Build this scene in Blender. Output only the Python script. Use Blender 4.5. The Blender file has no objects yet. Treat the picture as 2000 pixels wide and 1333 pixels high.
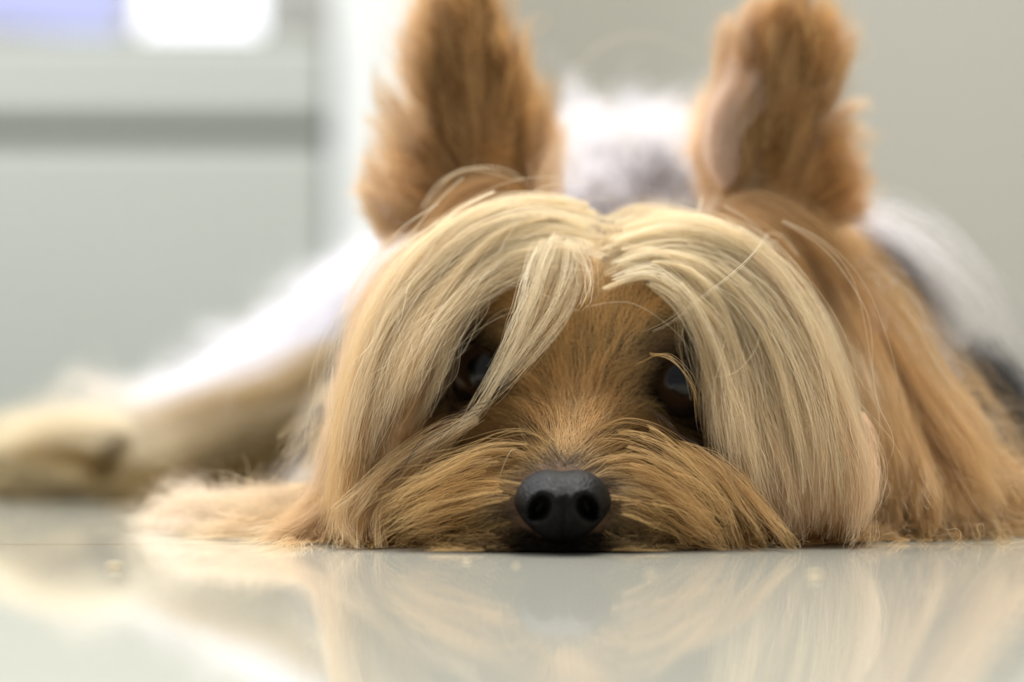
import bpy, math
import numpy as np
from mathutils import Vector

D = bpy.data
SC = bpy.context.scene
COL = SC.collection
rng = np.random.default_rng(11)

# ------------------------------------------------------------------ camera, light, exposure
W, H = 2000.0, 1333.0
LENS, SENSOR = 50.0, 22.3
FPX = LENS / SENSOR * W
CAM_H = 0.030
PITCH = math.atan2(802.0 - H / 2, FPX)          # horizon sits at image row 802
cam = D.cameras.new('camera')
cam.lens = LENS; cam.sensor_width = SENSOR; cam.sensor_fit = 'HORIZONTAL'
cam.clip_start = 0.01; cam.clip_end = 50
cam.dof.use_dof = True; cam.dof.focus_distance = 0.500; cam.dof.aperture_fstop = 3.3
cam_o = D.objects.new('camera', cam); COL.objects.link(cam_o)
cam_o.location = (0, 0, CAM_H); cam_o.rotation_euler = (math.pi / 2 + PITCH, 0, 0)
SC.camera = cam_o

w = D.worlds.new('room_daylight'); SC.world = w; w.use_nodes = True
w.node_tree.nodes['Background'].inputs[0].default_value = (0.93, 0.96, 1.0, 1)
w.node_tree.nodes['Background'].inputs[1].default_value = 0.42

def area(name, loc, target, sx, sy, power, col):
    l = D.lights.new(name, 'AREA'); l.shape = 'RECTANGLE'; l.size = sx; l.size_y = sy
    l.energy = power; l.color = col
    o = D.objects.new(name, l); COL.objects.link(o); o.location = loc
    o.rotation_euler = (Vector(target) - Vector(loc)).to_track_quat('-Z', 'Y').to_euler()
    return o
area('window_light', (-0.9, 1.35, 1.15), (0, 0.62, 0.05), 1.1, 0.9, 50.0, (0.95, 0.96, 1.0))
area('overhead_fill', (0.25, 0.95, 1.6), (0.02, 0.6, 0.0), 0.8, 0.8, 54.0, (1.0, 0.98, 0.92))  # added overhead lamp, out of view, to brighten the dog's crown

SC.view_settings.view_transform = 'Standard'; SC.view_settings.look = 'None'
SC.view_settings.exposure = 0.0; SC.view_settings.gamma = 1.0
SC.view_settings.use_curve_mapping = False
SC.cycles.max_bounces = 6; SC.cycles.diffuse_bounces = 4; SC.cycles.glossy_bounces = 3
SC.cycles.transmission_bounces = 4; SC.cycles.transparent_max_bounces = 4
SC.cycles.use_adaptive_sampling = True; SC.cycles.adaptive_threshold = 0.03; SC.cycles.adaptive_min_samples = 12
SC.cycles_curves.shape = 'RIBBONS'; SC.cycles_curves.subdivisions = 2

# ------------------------------------------------------------------ pixel rays -> place
cp, sp = math.cos(PITCH), math.sin(PITCH)
ORG = np.array([0, 0, CAM_H])
def rays(px, py):
    px = np.asarray(px, float); py = np.asarray(py, float)
    u = (px - W / 2) / FPX; v = -(py - H / 2) / FPX
    return np.stack([u, cp - v * sp, sp + v * cp], -1)      # unit forward component along the axis (nearly)
def P(px, py, Y):
    d = rays(px, py)
    return ORG + d * (Y / d[..., 1:2])

# ------------------------------------------------------------------ materials
def srgb(r, g, b):
    f = lambda c: (c / 255) / 12.92 if c / 255 <= 0.04045 else ((c / 255 + 0.055) / 1.055) ** 2.4
    return (f(r), f(g), f(b))
def mat(name, col, rough=0.6, spec=0.5, noise=None, bump=None):
    m = D.materials.new(name); m.use_nodes = True
    nt = m.node_tree; b = nt.nodes['Principled BSDF']
    b.inputs['Base Color'].default_value = (*col, 1); b.inputs['Roughness'].default_value = rough
    b.inputs['Specular IOR Level'].default_value = spec
    if noise:
        n = nt.nodes.new('ShaderNodeTexNoise'); n.inputs['Scale'].default_value = noise[0]; n.inputs['Detail'].default_value = 4
        tc = nt.nodes.new('ShaderNodeTexCoord'); nt.links.new(tc.outputs['Object'], n.inputs['Vector'])
        mx = nt.nodes.new('ShaderNodeMixRGB'); mx.inputs[1].default_value = (*col, 1); mx.inputs[2].default_value = (*noise[1], 1)
        nt.links.new(n.outputs['Fac'], mx.inputs[0]); nt.links.new(mx.outputs[0], b.inputs['Base Color'])
    if bump:
        v = nt.nodes.new('ShaderNodeTexVoronoi'); v.inputs['Scale'].default_value = bump[0]
        tc = nt.nodes.new('ShaderNodeTexCoord'); nt.links.new(tc.outputs['Object'], v.inputs['Vector'])
        bp = nt.nodes.new('ShaderNodeBump'); bp.inputs['Strength'].default_value = bump[1]; bp.inputs['Distance'].default_value = bump[2]
        nt.links.new(v.outputs['Distance'], bp.inputs['Height']); nt.links.new(bp.outputs[0], b.inputs['Normal'])
    return m

def mesh_obj(name, verts, faces, material, parent=None, smooth=False):
    me = D.meshes.new(name)
    me.from_pydata([tuple(map(float, v)) for v in verts], [], [tuple(map(int, f)) for f in faces])
    me.materials.append(material); me.update()
    if smooth: me.polygons.foreach_set('use_smooth', [True] * len(me.polygons))
    o = D.objects.new(name, me); COL.objects.link(o)
    if parent: o.parent = parent
    return o
def box(c0, c1):
    x0, y0, z0 = c0; x1, y1, z1 = c1
    v = [(x0,y0,z0),(x1,y0,z0),(x1,y1,z0),(x0,y1,z0),(x0,y0,z1),(x1,y0,z1),(x1,y1,z1),(x0,y1,z1)]
    f = [(0,3,2,1),(4,5,6,7),(0,1,5,4),(1,2,6,5),(2,3,7,6),(3,0,4,7)]
    return v, f
def box_obj(name, c0, c1, m, parent=None, bevel=0):
    v, f = box(c0, c1); o = mesh_obj(name, v, f, m, parent)
    if bevel:
        b = o.modifiers.new('bevel', 'BEVEL'); b.width = bevel; b.segments = 3
    return o
def structure(o): o['kind'] = 'structure'; return o
def tag(o, label, cat, group=None):
    o['label'] = label; o['category'] = cat
    if group: o['group'] = group

# ------------------------------------------------------------------ the room
mf = D.materials.new('polished_tile'); mf.use_nodes = True
nt = mf.node_tree; bs = nt.nodes['Principled BSDF']
tc = nt.nodes.new('ShaderNodeTexCoord')
nz = nt.nodes.new('ShaderNodeTexNoise'); nz.inputs['Scale'].default_value = 9; nz.inputs['Detail'].default_value = 5
mx = nt.nodes.new('ShaderNodeMixRGB')
mx.inputs[1].default_value = (*srgb(168, 166, 153), 1); mx.inputs[2].default_value = (*srgb(177, 176, 164), 1)
nt.links.new(tc.outputs['Object'], nz.inputs['Vector']); nt.links.new(nz.outputs['Fac'], mx.inputs[0])
sep = nt.nodes.new('ShaderNodeSeparateXYZ'); nt.links.new(tc.outputs['Object'], sep.inputs[0])
# grout line: one joint runs across just behind the dog's nose
def mth(op, a, b=None):
    n = nt.nodes.new('ShaderNodeMath'); n.operation = op
    for i, x in enumerate((a, b)):
        if x is None: continue
        if isinstance(x, (int, float)): n.inputs[i].default_value = x
        else: nt.links.new(x, n.inputs[i])
    return n.outputs[0]
jy = mth('ABSOLUTE', mth('SUBTRACT', mth('MODULO', mth('ADD', sep.outputs[1], 10 * 0.6 - 0.514 + 0.3), 0.6), 0.3))
jx = mth('ABSOLUTE', mth('SUBTRACT', mth('MODULO', mth('ADD', sep.outputs[0], 10 * 0.6 - 0.33 + 0.3), 0.6), 0.3))
line = mth('LESS_THAN', mth('MINIMUM', jy, jx), 0.0013)
mg = nt.nodes.new('ShaderNodeMixRGB'); mg.inputs[2].default_value = (*srgb(146, 138, 116), 1)
nt.links.new(line, mg.inputs[0]); nt.links.new(mx.outputs[0], mg.inputs[1])
nt.links.new(mg.outputs[0], bs.inputs['Base Color'])
bs.inputs['Roughness'].default_value = 0.045
bs.inputs['IOR'].default_value = 1.45
bs.inputs['Specular IOR Level'].default_value = 0.5
structure(box_obj('floor', (-3, -0.6, -0.02), (3, 2.6, 0.0), mf))

wall_m = mat('wall_paint', srgb(163, 160, 151), 0.7, 0.3, (3, srgb(158, 155, 146)))
white_m = mat('white_paint', srgb(184, 186, 185), 0.6, 0.3, (5, srgb(180, 182, 180)))
cab_m = mat('cabinet_paint', srgb(145, 148, 143), 0.5, 0.4, (4, srgb(141, 144, 138)))
dark_m = mat('cabinet_inside', srgb(120, 120, 108), 0.8, 0.2, (6, srgb(110, 110, 98)))
curt_m = mat('curtain_cloth', srgb(206, 205, 180), 0.9, 0.2, (20, srgb(196, 196, 170)))

YW = 2.05
x_edge = P(648, 300, 1.9)[0]
structure(box_obj('wall_back', (-3, YW + 0.1, 0), (3, YW + 0.2, 2.6), wall_m))
# pale corner pillar between the cabinet and the wall
xp1 = P(850, 300, 2.0)[0]
structure(box_obj('trim_1', (x_edge + 0.002, 1.885, 0), (xp1, YW + 0.1, 2.2), white_m, bevel=0.01))
structure(box_obj('baseboard_back', (xp1, YW + 0.085, 0), (3, YW + 0.1, 0.05), white_m))

# cabinet with broad drawer fronts
def zat(py, Y): return float(P(1000, py, Y)[2])
cab = D.objects.new('drawer_cabinet', None); COL.objects.link(cab); cab.location = (x_edge - 0.6, 2.0, 0)
tag(cab, 'pale grey-green cabinet with broad drawer fronts at the left behind the dog', 'cabinet')
def child_box(name, c0, c1, m, parent, bevel=0):
    L = parent.location
    return box_obj(name, tuple(a - b for a, b in zip(c0, L)), tuple(a - b for a, b in zip(c1, L)), m, parent, bevel)
ztop = zat(95, 1.95)
zg = zat(258, 1.9)
child_box('carcass', (x_edge - 1.2, 1.93, 0), (x_edge - 0.004, 2.14, zat(72, 1.95)), dark_m, cab)
child_box('drawer_front', (x_edge - 1.2, 1.90, zg + 0.009), (x_edge - 0.004, 1.93, zat(75, 1.9)), cab_m, cab, 0.006)
child_box('drawer_front', (x_edge - 1.2, 1.90, 0.012), (x_edge - 0.004, 1.93, zg - 0.009), cab_m, cab, 0.006)

# bright window above the cabinet
win_m = D.materials.new('window_daylight'); win_m.use_nodes = True
n2 = win_m.node_tree; n2.nodes.remove(n2.nodes['Principled BSDF'])
em = n2.nodes.new('ShaderNodeEmission'); em.inputs[0].default_value = (0.93, 0.94, 1, 1); em.inputs[1].default_value = 2.2
n2.links.new(em.outputs[0], n2.nodes['Material Output'].inputs[0])
blue_m = D.materials.new('window_blind_daylight'); blue_m.use_nodes = True
n2 = blue_m.node_tree; n2.nodes.remove(n2.nodes['Principled BSDF'])
em = n2.nodes.new('ShaderNodeEmission'); em.inputs[0].default_value = (0.60, 0.64, 1, 1); em.inputs[1].default_value = 1.05
n2.links.new(em.outputs[0], n2.nodes['Material Output'].inputs[0])
def quad(pxs, Y, name, m, th, parent=None):
    a = [P(x, y, Y) for x, y in pxs]; n = len(a)
    v = a + [p + np.array([0, th, 0]) for p in a]
    f = [tuple(range(n - 1, -1, -1)), tuple(range(n, 2 * n))] + [(i, (i + 1) % n, n + (i + 1) % n, n + i) for i in range(n)]
    return mesh_obj(name, v, f, m, parent)
wn = D.objects.new('window_1', None); COL.objects.link(wn); structure(wn)
quad([(275, 92), (508, 113), (508, -260), (275, -260)], 2.02, 'pane', win_m, 0.01, wn)
quad([(-260, 10), (235, 75), (235, -260), (-260, -260)], 2.03, 'pane', blue_m, 0.01, wn)
quad([(508, 124), (540, 127), (540, -270), (508, -270)], 2.01, 'frame', cab_m, 0.03, wn)

# ------------------------------------------------------------------ the dog: one continuous body as a blended volume
def ell(c, r, rot=0.0):
    return ('e', np.array(c, float), np.array(r, float) / 1000.0, rot)
def cone(a, b, ra, rb):
    return ('c', np.array(a, float), np.array(b, float), ra / 1000.0, rb / 1000.0)
# (primitive, blend radius in metres)
PR = [
    (ell(P(1178, 672, .556), (39, 37, 30)), .010),                 # skull
    (ell(P(945, 730, .567), (20, 22, 24)), .010),                  # temple and cheek bulk
    (ell(P(1425, 745, .567), (22, 22, 25)), .010),
    (ell(P(905, 895, .558), (22, 24, 19)), .010),
    (ell(P(1460, 895, .558), (22, 24, 19)), .010),
    (cone(P(1098, 975, .496), P(1125, 850, .532), 9, 17), .008), # muzzle
    (ell(P(1020, 1000, .503), (14, 17, 9.0)), .008),
    (ell(P(1190, 1000, .503), (14, 17, 9.0)), .008),
    (ell(P(1110, 1035, .510), (20, 24, 8)), .008),                 # jaw
    (ell(P(1230, 800, .60), (42, 40, 30)), .015),                  # neck
    (ell(P(1250, 620, .69), (58, 70, 55)), .015),                  # shoulders and back
    (ell(P(960, 715, .78), (66, 80, 52)), .015),                   # trunk
    (ell(P(690, 850, .80), (52, 55, 32)), .015),                   # haunch
    (cone(P(600, 822, .78), P(300, 888, .75), 26, 15.5), .012),      # hind leg
    (cone(P(330, 900, .75), P(20, 922, .74), 13, 10), .010),       # hind foot
    (cone(P(760, 975, .575), P(570, 1012, .562), 8.5, 5), .008),    # left front leg
    (cone(P(570, 1012, .562), P(450, 1026, .558), 5, 3.5), .008),
    (ell(P(1630, 800, .605), (22, 26, 32)), .012),
    (ell(P(1640, 780, .68), (28, 42, 33)), .012),
    (ell(P(1890, 860, .67), (20, 26, 17)), .010),                 # right shoulder ruff
    (ell(P(1765, 935, .578), (22, 28, 14.5)), .012),               # right foreleg
    (cone(P(1800, 950, .575), P(1990, 985, .560), 12, 8), .010),
    (ell(P(925, 200, .585), (9.0, 3.4, 30), math.radians(-7)), .006),   # ears
    (ell(P(1508, 255, .585), (7.0, 3.4, 24.5), math.radians(9)), .006),
    (ell(P(950, 400, .585), (14, 8, 10)), .008),
    (ell(P(1490, 420, .585), (14, 8, 10)), .008),
]
def sd_one(pr, p):
    if pr[0] == 'e':
        q = p - pr[1]
        if pr[3]:
            c, s = math.cos(pr[3]), math.sin(pr[3])
            q = np.stack([q[..., 0] * c - q[..., 2] * s, q[..., 1], q[..., 0] * s + q[..., 2] * c], -1)
        k0 = np.sqrt(((q / pr[2]) ** 2).sum(-1)); k1 = np.sqrt(((q / pr[2] ** 2) ** 2).sum(-1)) + 1e-9
        return k0 * (k0 - 1) / k1
    a, b, ra, rb = pr[1:]
    ba = b - a; h = np.clip(((p - a) @ ba) / (ba @ ba), 0, 1)
    return np.linalg.norm(p - a - h[..., None] * ba, axis=-1) - (ra + (rb - ra) * h)
EYES = []
def sdf(p):
    d = None
    for pr, k in PR:
        e = sd_one(pr, p)
        if d is None: d = e
        else:
            h = np.clip(k - np.abs(d - e), 0, None) / k
            d = np.minimum(d, e) - h * h * k * 0.25
    for c in EYES:
        e = 0.0088 - np.linalg.norm(p - c, axis=-1)
        h = np.clip(.003 - np.abs(d - e), 0, None) / .003
        d = np.maximum(d, e) + h * h * .003 * .25
    return np.maximum(d, 0.0004 - p[..., 2])
def grad(p, e=4e-4):
    o = np.eye(3) * e
    g = np.stack([sdf(p + o[i]) - sdf(p - o[i]) for i in range(3)], -1)
    return g / (np.linalg.norm(g, axis=-1, keepdims=True) + 1e-12)
def trace(px, py, t0=0.42, t1=1.0, f=None):
    f = f or sdf
    d = rays(px, py); t = np.full(d.shape[:-1], t0)
    best = np.full(t.shape, 9.0); bt = t.copy(); 
    for _ in range(160):
        s = f(ORG + d * t[..., None])
        m = s < best; best = np.where(m, s, best); bt = np.where(m, t, bt)
        t = np.minimum(t + np.maximum(s * .75, 2e-4) * (s > 1e-4), t1)
    hit = best < 5e-4
    return ORG + d * bt[..., None], hit
EYE_PX = [(945, 728), (1332, 748)]
for ex, ey in EYE_PX:
    p, _ = trace(ex, ey); dd = rays(ex, ey)
    EYES.append(p + dd / np.linalg.norm(dd) * 0.0042)
EYE_C = list(EYES)

GRID = {}
def sdf_fast(p):
    q = (p - GRID['lo']) / GRID['step']; n = GRID['n']; S = GRID['S']
    q = np.clip(q, 0, n - 1.001); i = q.astype(int); f = q - i
    x, y, z = i[..., 0], i[..., 1], i[..., 2]; fx, fy, fz = f[..., 0], f[..., 1], f[..., 2]
    a = S[x, y, z] * (1 - fz) + S[x, y, z + 1] * fz; b = S[x, y + 1, z] * (1 - fz) + S[x, y + 1, z + 1] * fz
    c = S[x + 1, y, z] * (1 - fz) + S[x + 1, y, z + 1] * fz; d = S[x + 1, y + 1, z] * (1 - fz) + S[x + 1, y + 1, z + 1] * fz
    return (a * (1 - fy) + b * fy) * (1 - fx) + (c * (1 - fy) + d * fy) * fx
def grad_fast(p, e=9e-4):
    o = np.eye(3) * e
    g = np.stack([sdf_fast(p + o[i]) - sdf_fast(p - o[i]) for i in range(3)], -1)
    return g / (np.linalg.norm(g, axis=-1, keepdims=True) + 1e-12)
def surface_net(lo, hi, step):
    n = np.ceil((hi - lo) / step).astype(int) + 1
    ax = [lo[i] + np.arange(n[i]) * step for i in range(3)]
    S = np.empty(n, np.float32)
    for i in range(n[0]):
        g = np.stack(np.meshgrid([ax[0][i]], ax[1], ax[2], indexing='ij'), -1)
        S[i] = sdf(g)[0]
    GRID.update(lo=lo, step=step, n=n, S=S)
    ins = S < 0
    c = [(0,0,0),(1,0,0),(0,1,0),(1,1,0),(0,0,1),(1,0,1),(0,1,1),(1,1,1)]
    sl = lambda a, o: a[o[0]:n[0]-1+o[0], o[1]:n[1]-1+o[1], o[2]:n[2]-1+o[2]]
    cnt = sum(sl(ins, o).astype(int) for o in c)
    act = (cnt > 0) & (cnt < 8)
    idx = np.full(act.shape, -1); ii = np.argwhere(act); idx[act] = np.arange(len(ii))
    V = np.zeros((len(ii), 3)); N = np.zeros(len(ii))
    E = [(a, b) for a in c for b in c if sum(abs(x - y) for x, y in zip(a, b)) == 1 and a < b]
    for a, b in E:
        sa = S[tuple((ii + a).T)]; sb = S[tuple((ii + b).T)]
        m = (sa < 0) != (sb < 0); t = np.where(m, sa / np.where(m, sa - sb, 1), 0)
        pt = ii + np.array(a) + t[:, None] * (np.array(b) - np.array(a))
        V += pt * m[:, None]; N += m
    V = lo + V / N[:, None] * step
    F = []
    for d in range(3):
        u, v = [(1, 2), (2, 0), (0, 1)][d]
        e = np.zeros(3, int); e[d] = 1
        A = ins[:n[0]-e[0], :n[1]-e[1], :n[2]-e[2]]; B = ins[e[0]:, e[1]:, e[2]:]
        q = np.argwhere(A != B); q = q[(q[:, u] > 0) & (q[:, v] > 0)]
        q = q[(q[:, u] < n[u]-1) & (q[:, v] < n[v]-1)]
        eu = np.zeros(3, int); eu[u] = 1; ev = np.zeros(3, int); ev[v] = 1
        f = np.stack([idx[tuple((q - o).T)] for o in (0*eu, eu, eu + ev, ev)], -1)
        flip = ~ins[tuple(q.T)]
        f[flip] = f[flip][:, ::-1]
        F.append(f)
    F = np.concatenate(F); F = F[(F >= 0).all(1)]
    return V, F
V, F = surface_net(np.array([-.24, .45, -.006]), np.array([.185, .90, .135]), 0.0016)

skin_m = mat('dog_skin', srgb(104, 80, 60), 0.8, 0.2, (60, srgb(84, 64, 48)))
dog = D.objects.new('dog', None); COL.objects.link(dog)
tag(dog, 'small long-haired tan and silver terrier lying with its chin flat on the glossy floor', 'dog')
body = mesh_obj('body', V, F, skin_m, dog, smooth=True)

# ------------------------------------------------------------------ eyes
def uv_sphere(nu, nv):
    v = []; f = []
    for j in range(nv + 1):
        th = math.pi * j / nv
        for i in range(nu):
            ph = 2 * math.pi * i / nu
            v.append((math.sin(th) * math.cos(ph), math.sin(th) * math.sin(ph), math.cos(th)))
    for j in range(nv):
        for i in range(nu):
            f.append((j*nu+i, (j+1)*nu+i, (j+1)*nu+(i+1) % nu, j*nu+(i+1) % nu))
    return np.array(v), f
eye_m = D.materials.new('eye_dark_brown'); eye_m.use_nodes = True
nt = eye_m.node_tree; b = nt.nodes['Principled BSDF']; b.inputs['Roughness'].default_value = 0.04
b.inputs['Specular IOR Level'].default_value = 0.35
tc = nt.nodes.new('ShaderNodeTexCoord'); vd = nt.nodes.new('ShaderNodeVectorMath'); vd.operation = 'DOT_PRODUCT'
vd.inputs[1].default_value = (0, -1, 0.06); nt.links.new(tc.outputs['Object'], vd.inputs[0])
cr = nt.nodes.new('ShaderNodeValToRGB'); nt.links.new(vd.outputs['Value'], cr.inputs[0])
mul = nt.nodes.new('ShaderNodeMath'); mul.operation = 'MULTIPLY'; mul.inputs[1].default_value = 1 / .0083
nt.links.new(vd.outputs['Value'], mul.inputs[0]); nt.links.new(mul.outputs[0], cr.inputs[0])
el = cr.color_ramp.elements
el[0].position = 0.60; el[0].color = (.02, .014, .012, 1); el[1].position = 0.72; el[1].color = (.035, .018, .010, 1)
e3 = cr.color_ramp.elements.new(.88); e3.color = (.03, .016, .01, 1)
e4 = cr.color_ramp.elements.new(.90); e4.color = (.002, .002, .003, 1)
nt.links.new(cr.outputs[0], b.inputs['Base Color'])
sv, sf = uv_sphere(48, 32)
for c in EYE_C:
    o = mesh_obj('eye', sv * 0.0083, sf, eye_m, dog, True); o.location = tuple(c)

# ------------------------------------------------------------------ nose leather
NC = P(1099, 984, .4840)
nose_m = mat('nose_leather', srgb(17, 15, 14), 0.5, 0.14, (400, srgb(12, 11, 11)), (1500, 0.55, 0.0004))
nv, nf = uv_sphere(120, 90)
q = nv[:, [0, 2, 1]].copy(); q[:, 1] *= -1        # pole axis along y
q = nv.copy()
x, y, z = q[:, 0], q[:, 1], q[:, 2]
wd = 1.0 - 0.30 * np.clip(-z, 0, 1) ** 1.2 + 0.02 * np.clip(z, 0, 1)
def se(a, e): return np.sign(a) * np.abs(a) ** e
X = se(x, .92) * wd * 10.2; Z = z * 8.3; Y_ = y * 11.0
Z = np.where(z > 0, Z * 0.93, Z)
Y_ = np.where(y < 0, Y_ * (1.0 - 0.18 * np.clip(-z, 0, 1)), Y_)
fr = np.clip(-y, 0, 1)
for s in (-1, 1):
    # nostril pit
    dx = (X - s * 4.9) / 2.05; dz = (Z + 0.5 + 0.35 * s * (X - s * 4.9)) / 2.25
    r2 = dx * dx + dz * dz
    Y_ = Y_ + fr * 8.5 * np.exp(-r2 ** 2.4)
    # wing around the nostril
    ring = np.exp(-((np.sqrt(r2) - 1.55) / .45) ** 2)
    Y_ = Y_ - fr * 0.7 * ring
    # outer slit curving back
    dx2 = (X - s * 7.4) / 1.9; dz2 = (Z + 2.3 - 0.55 * (s * X - 7.4)) / .8
    Y_ = Y_ + fr * 3.0 * np.exp(-(dx2 ** 2 + dz2 ** 2))
Y_ = Y_ + fr * 1.3 * np.exp(-(X / .5) ** 2) * np.clip(1.0 - (Z + 1) / 3.5, 0, 1)      # philtrum groove
Z = Z - 0.9 * np.exp(-(X / 3.0) ** 2) * np.clip(z, 0, 1)                               # dip on top
o = mesh_obj('nose', np.stack([X, Y_, Z], -1) / 1000, nf, nose_m, dog, True)
o.location = tuple(NC)

# ------------------------------------------------------------------ fur engine
def resample(pts, n):
    pts = np.asarray(pts, float)
    s = np.concatenate([[0], np.cumsum(np.linalg.norm(np.diff(pts, axis=0), axis=1))])
    # Catmull-Rom through the points
    t = np.linspace(0, s[-1], n); out = np.empty((n, 3))
    m = np.gradient(pts, s, axis=0) if len(pts) > 2 else np.repeat((pts[1:] - pts[:1]) / s[-1], 2, 0)
    k = np.clip(np.searchsorted(s, t, 'right') - 1, 0, len(s) - 2)
    h = (s[k + 1] - s[k])[:, None]; u = ((t - s[k])[:, None]) / h
    return ((2*u**3 - 3*u**2 + 1) * pts[k] + (u**3 - 2*u**2 + u) * h * m[k] + (-2*u**3 + 3*u**2) * pts[k+1] + (u**3 - u**2) * h * m[k+1])
NP = 15
def guide3d(pxs, lift=2.0, depth=None, root_in=True):
    """path over the coat: each point rests on the body at its own depth, raised by lift mm"""
    a = np.array([p[:2] for p in pxs], float)
    pos, hit = trace(a[:, 0], a[:, 1])
    if depth is not None:
        dep = np.interp(np.linspace(0, 1, len(a)), np.linspace(0, 1, len(depth)), depth)
        pos = np.array([P(x, y, Y) for (x, y), Y in zip(a, dep)])
    else:
        Y = pos[:, 1].copy()
        for _ in range(2):
            Y[1:-1] = np.minimum(Y[1:-1], (Y[:-2] + 2 * Y[1:-1] + Y[2:]) / 4)
        d = rays(a[:, 0], a[:, 1])
        l = lift / 1000 * np.clip(np.arange(len(a)) / 2.0, 0, 1)
        # keep in front of the floor contact: depth limited by where the ray meets the floor
        Y = Y - l
        with np.errstate(divide='ignore'):
            yf = np.where(d[:, 2] < 0, (CAM_H - .0006) / -d[:, 2] * d[:, 1], 9)
        Y = np.minimum(Y, yf)
        pos = ORG + d * (Y / d[:, 1])[:, None]
    return resample(pos, NP)

def colvar(n, c0, c1, var=.10):
    t = rng.random(n)[:, None] ** 1.0
    c = np.array(c0) * (1 - t) + np.array(c1) * t
    return c * (1 + var * rng.standard_normal((n, 1)))

tri = np.concatenate([F[:, [0, 1, 2]], F[:, [0, 2, 3]]])
tA, tB, tC = V[tri[:, 0]], V[tri[:, 1]], V[tri[:, 2]]
tn = np.cross(tB - tA, tC - tA); tarea = np.linalg.norm(tn, axis=1) / 2; tn = tn / (2 * tarea[:, None] + 1e-15)
tcen = (tA + tB + tC) / 3
def sample_roots(n, wmask):
    pw = tarea * wmask; pw = pw / pw.sum()
    i = rng.choice(len(tri), n, p=pw)
    r1 = np.sqrt(rng.random((n, 1))); r2 = rng.random((n, 1))
    return tA[i] * (1 - r1) + tB[i] * r1 * (1 - r2) + tC[i] * r1 * r2, tn[i]

def collide(S, gap=.0004, it=2):
    n, k, _ = S.shape
    for _ in range(it):
        p = S[:, 1:].reshape(-1, 3); s = sdf_fast(p); m = s < gap
        if m.any():
            p[m] += grad_fast(p[m]) * (gap - s[m])[:, None]
        S[:, 1:] = p.reshape(n, k - 1, 3)
    zl = .0005 + .0035 * rng.random((n, 1)) ** 3
    S[..., 2] = np.maximum(S[..., 2], zl)
    return S

hair_m = {}
def hair_material(name, rough=.32, rad=.55, melanin_off=0.0):
    m = D.materials.new(name); m.use_nodes = True
    nt = m.node_tree; nt.nodes.remove(nt.nodes['Principled BSDF'])
    at = nt.nodes.new('ShaderNodeAttribute'); at.attribute_name = 'fur_color'
    h = nt.nodes.new('ShaderNodeBsdfPrincipled'); h.inputs['Roughness'].default_value = .42
    h.inputs['Specular IOR Level'].default_value = .35
    tr = nt.nodes.new('ShaderNodeBsdfTranslucent'); mixs = nt.nodes.new('ShaderNodeMixShader'); mixs.inputs[0].default_value = .40
    nt.links.new(at.outputs['Color'], h.inputs['Base Color']); nt.links.new(at.outputs['Color'], tr.inputs['Color'])
    nt.links.new(h.outputs[0], mixs.inputs[1]); nt.links.new(tr.outputs[0], mixs.inputs[2])
    nt.links.new(mixs.outputs[0], nt.nodes['Material Output'].inputs[0])
    return m
HM = hair_material('dog_hair')

def curves_obj(name, S, colr, coltip, rad, label=None):
    """S (n,k,3) strands -> one hair curves object"""
    n, k, _ = S.shape
    hc = D.hair_curves.new(name); hc.add_curves([k] * n)
    hc.attributes['position'].data.foreach_set('vector', S.reshape(-1).astype(np.float32))
    t = np.linspace(0, 1, k)
    prof = (1 - .75 * t ** 2.5)
    R = (rad.reshape(-1, 1) * prof).astype(np.float32)
    a = hc.attributes.get('radius') or hc.attributes.new('radius', 'FLOAT', 'POINT')
    a.data.foreach_set('value', R.reshape(-1))
    c = hc.attributes.new('fur_color', 'FLOAT_COLOR', 'POINT')
    cc = colr[:, None, :] * (1 - t[None, :, None]) + coltip[:, None, :] * t[None, :, None]
    cc = cc / np.maximum(cc.max(-1, keepdims=True) / .93, 1)
    cc = np.concatenate([np.clip(cc, .004, .95), np.ones((n, k, 1))], -1).astype(np.float32)
    c.data.foreach_set('color', cc.reshape(-1))
    hc.materials.append(HM)
    o = D.objects.new(name, hc); COL.objects.link(o); o.parent = dog
    if label: o['label'] = label
    return o

def smooth_noise(n, k, amp, freq=3):
    ph = rng.random((n, 3, freq)) * 2 * np.pi; a = rng.standard_normal((n, 3, freq)) / np.arange(1, freq + 1)
    t = np.linspace(0, 1, k)[None, None, :, None]
    w = (a[:, :, None, :] * np.sin(2 * np.pi * t * np.arange(1, freq + 1) * .9 + ph[:, :, None, :])).sum(-1)
    w = w - w[:, :, :1]
    return w.transpose(0, 2, 1) * (amp * np.linspace(0, 1, k) ** .8)[None, :, None]

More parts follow.
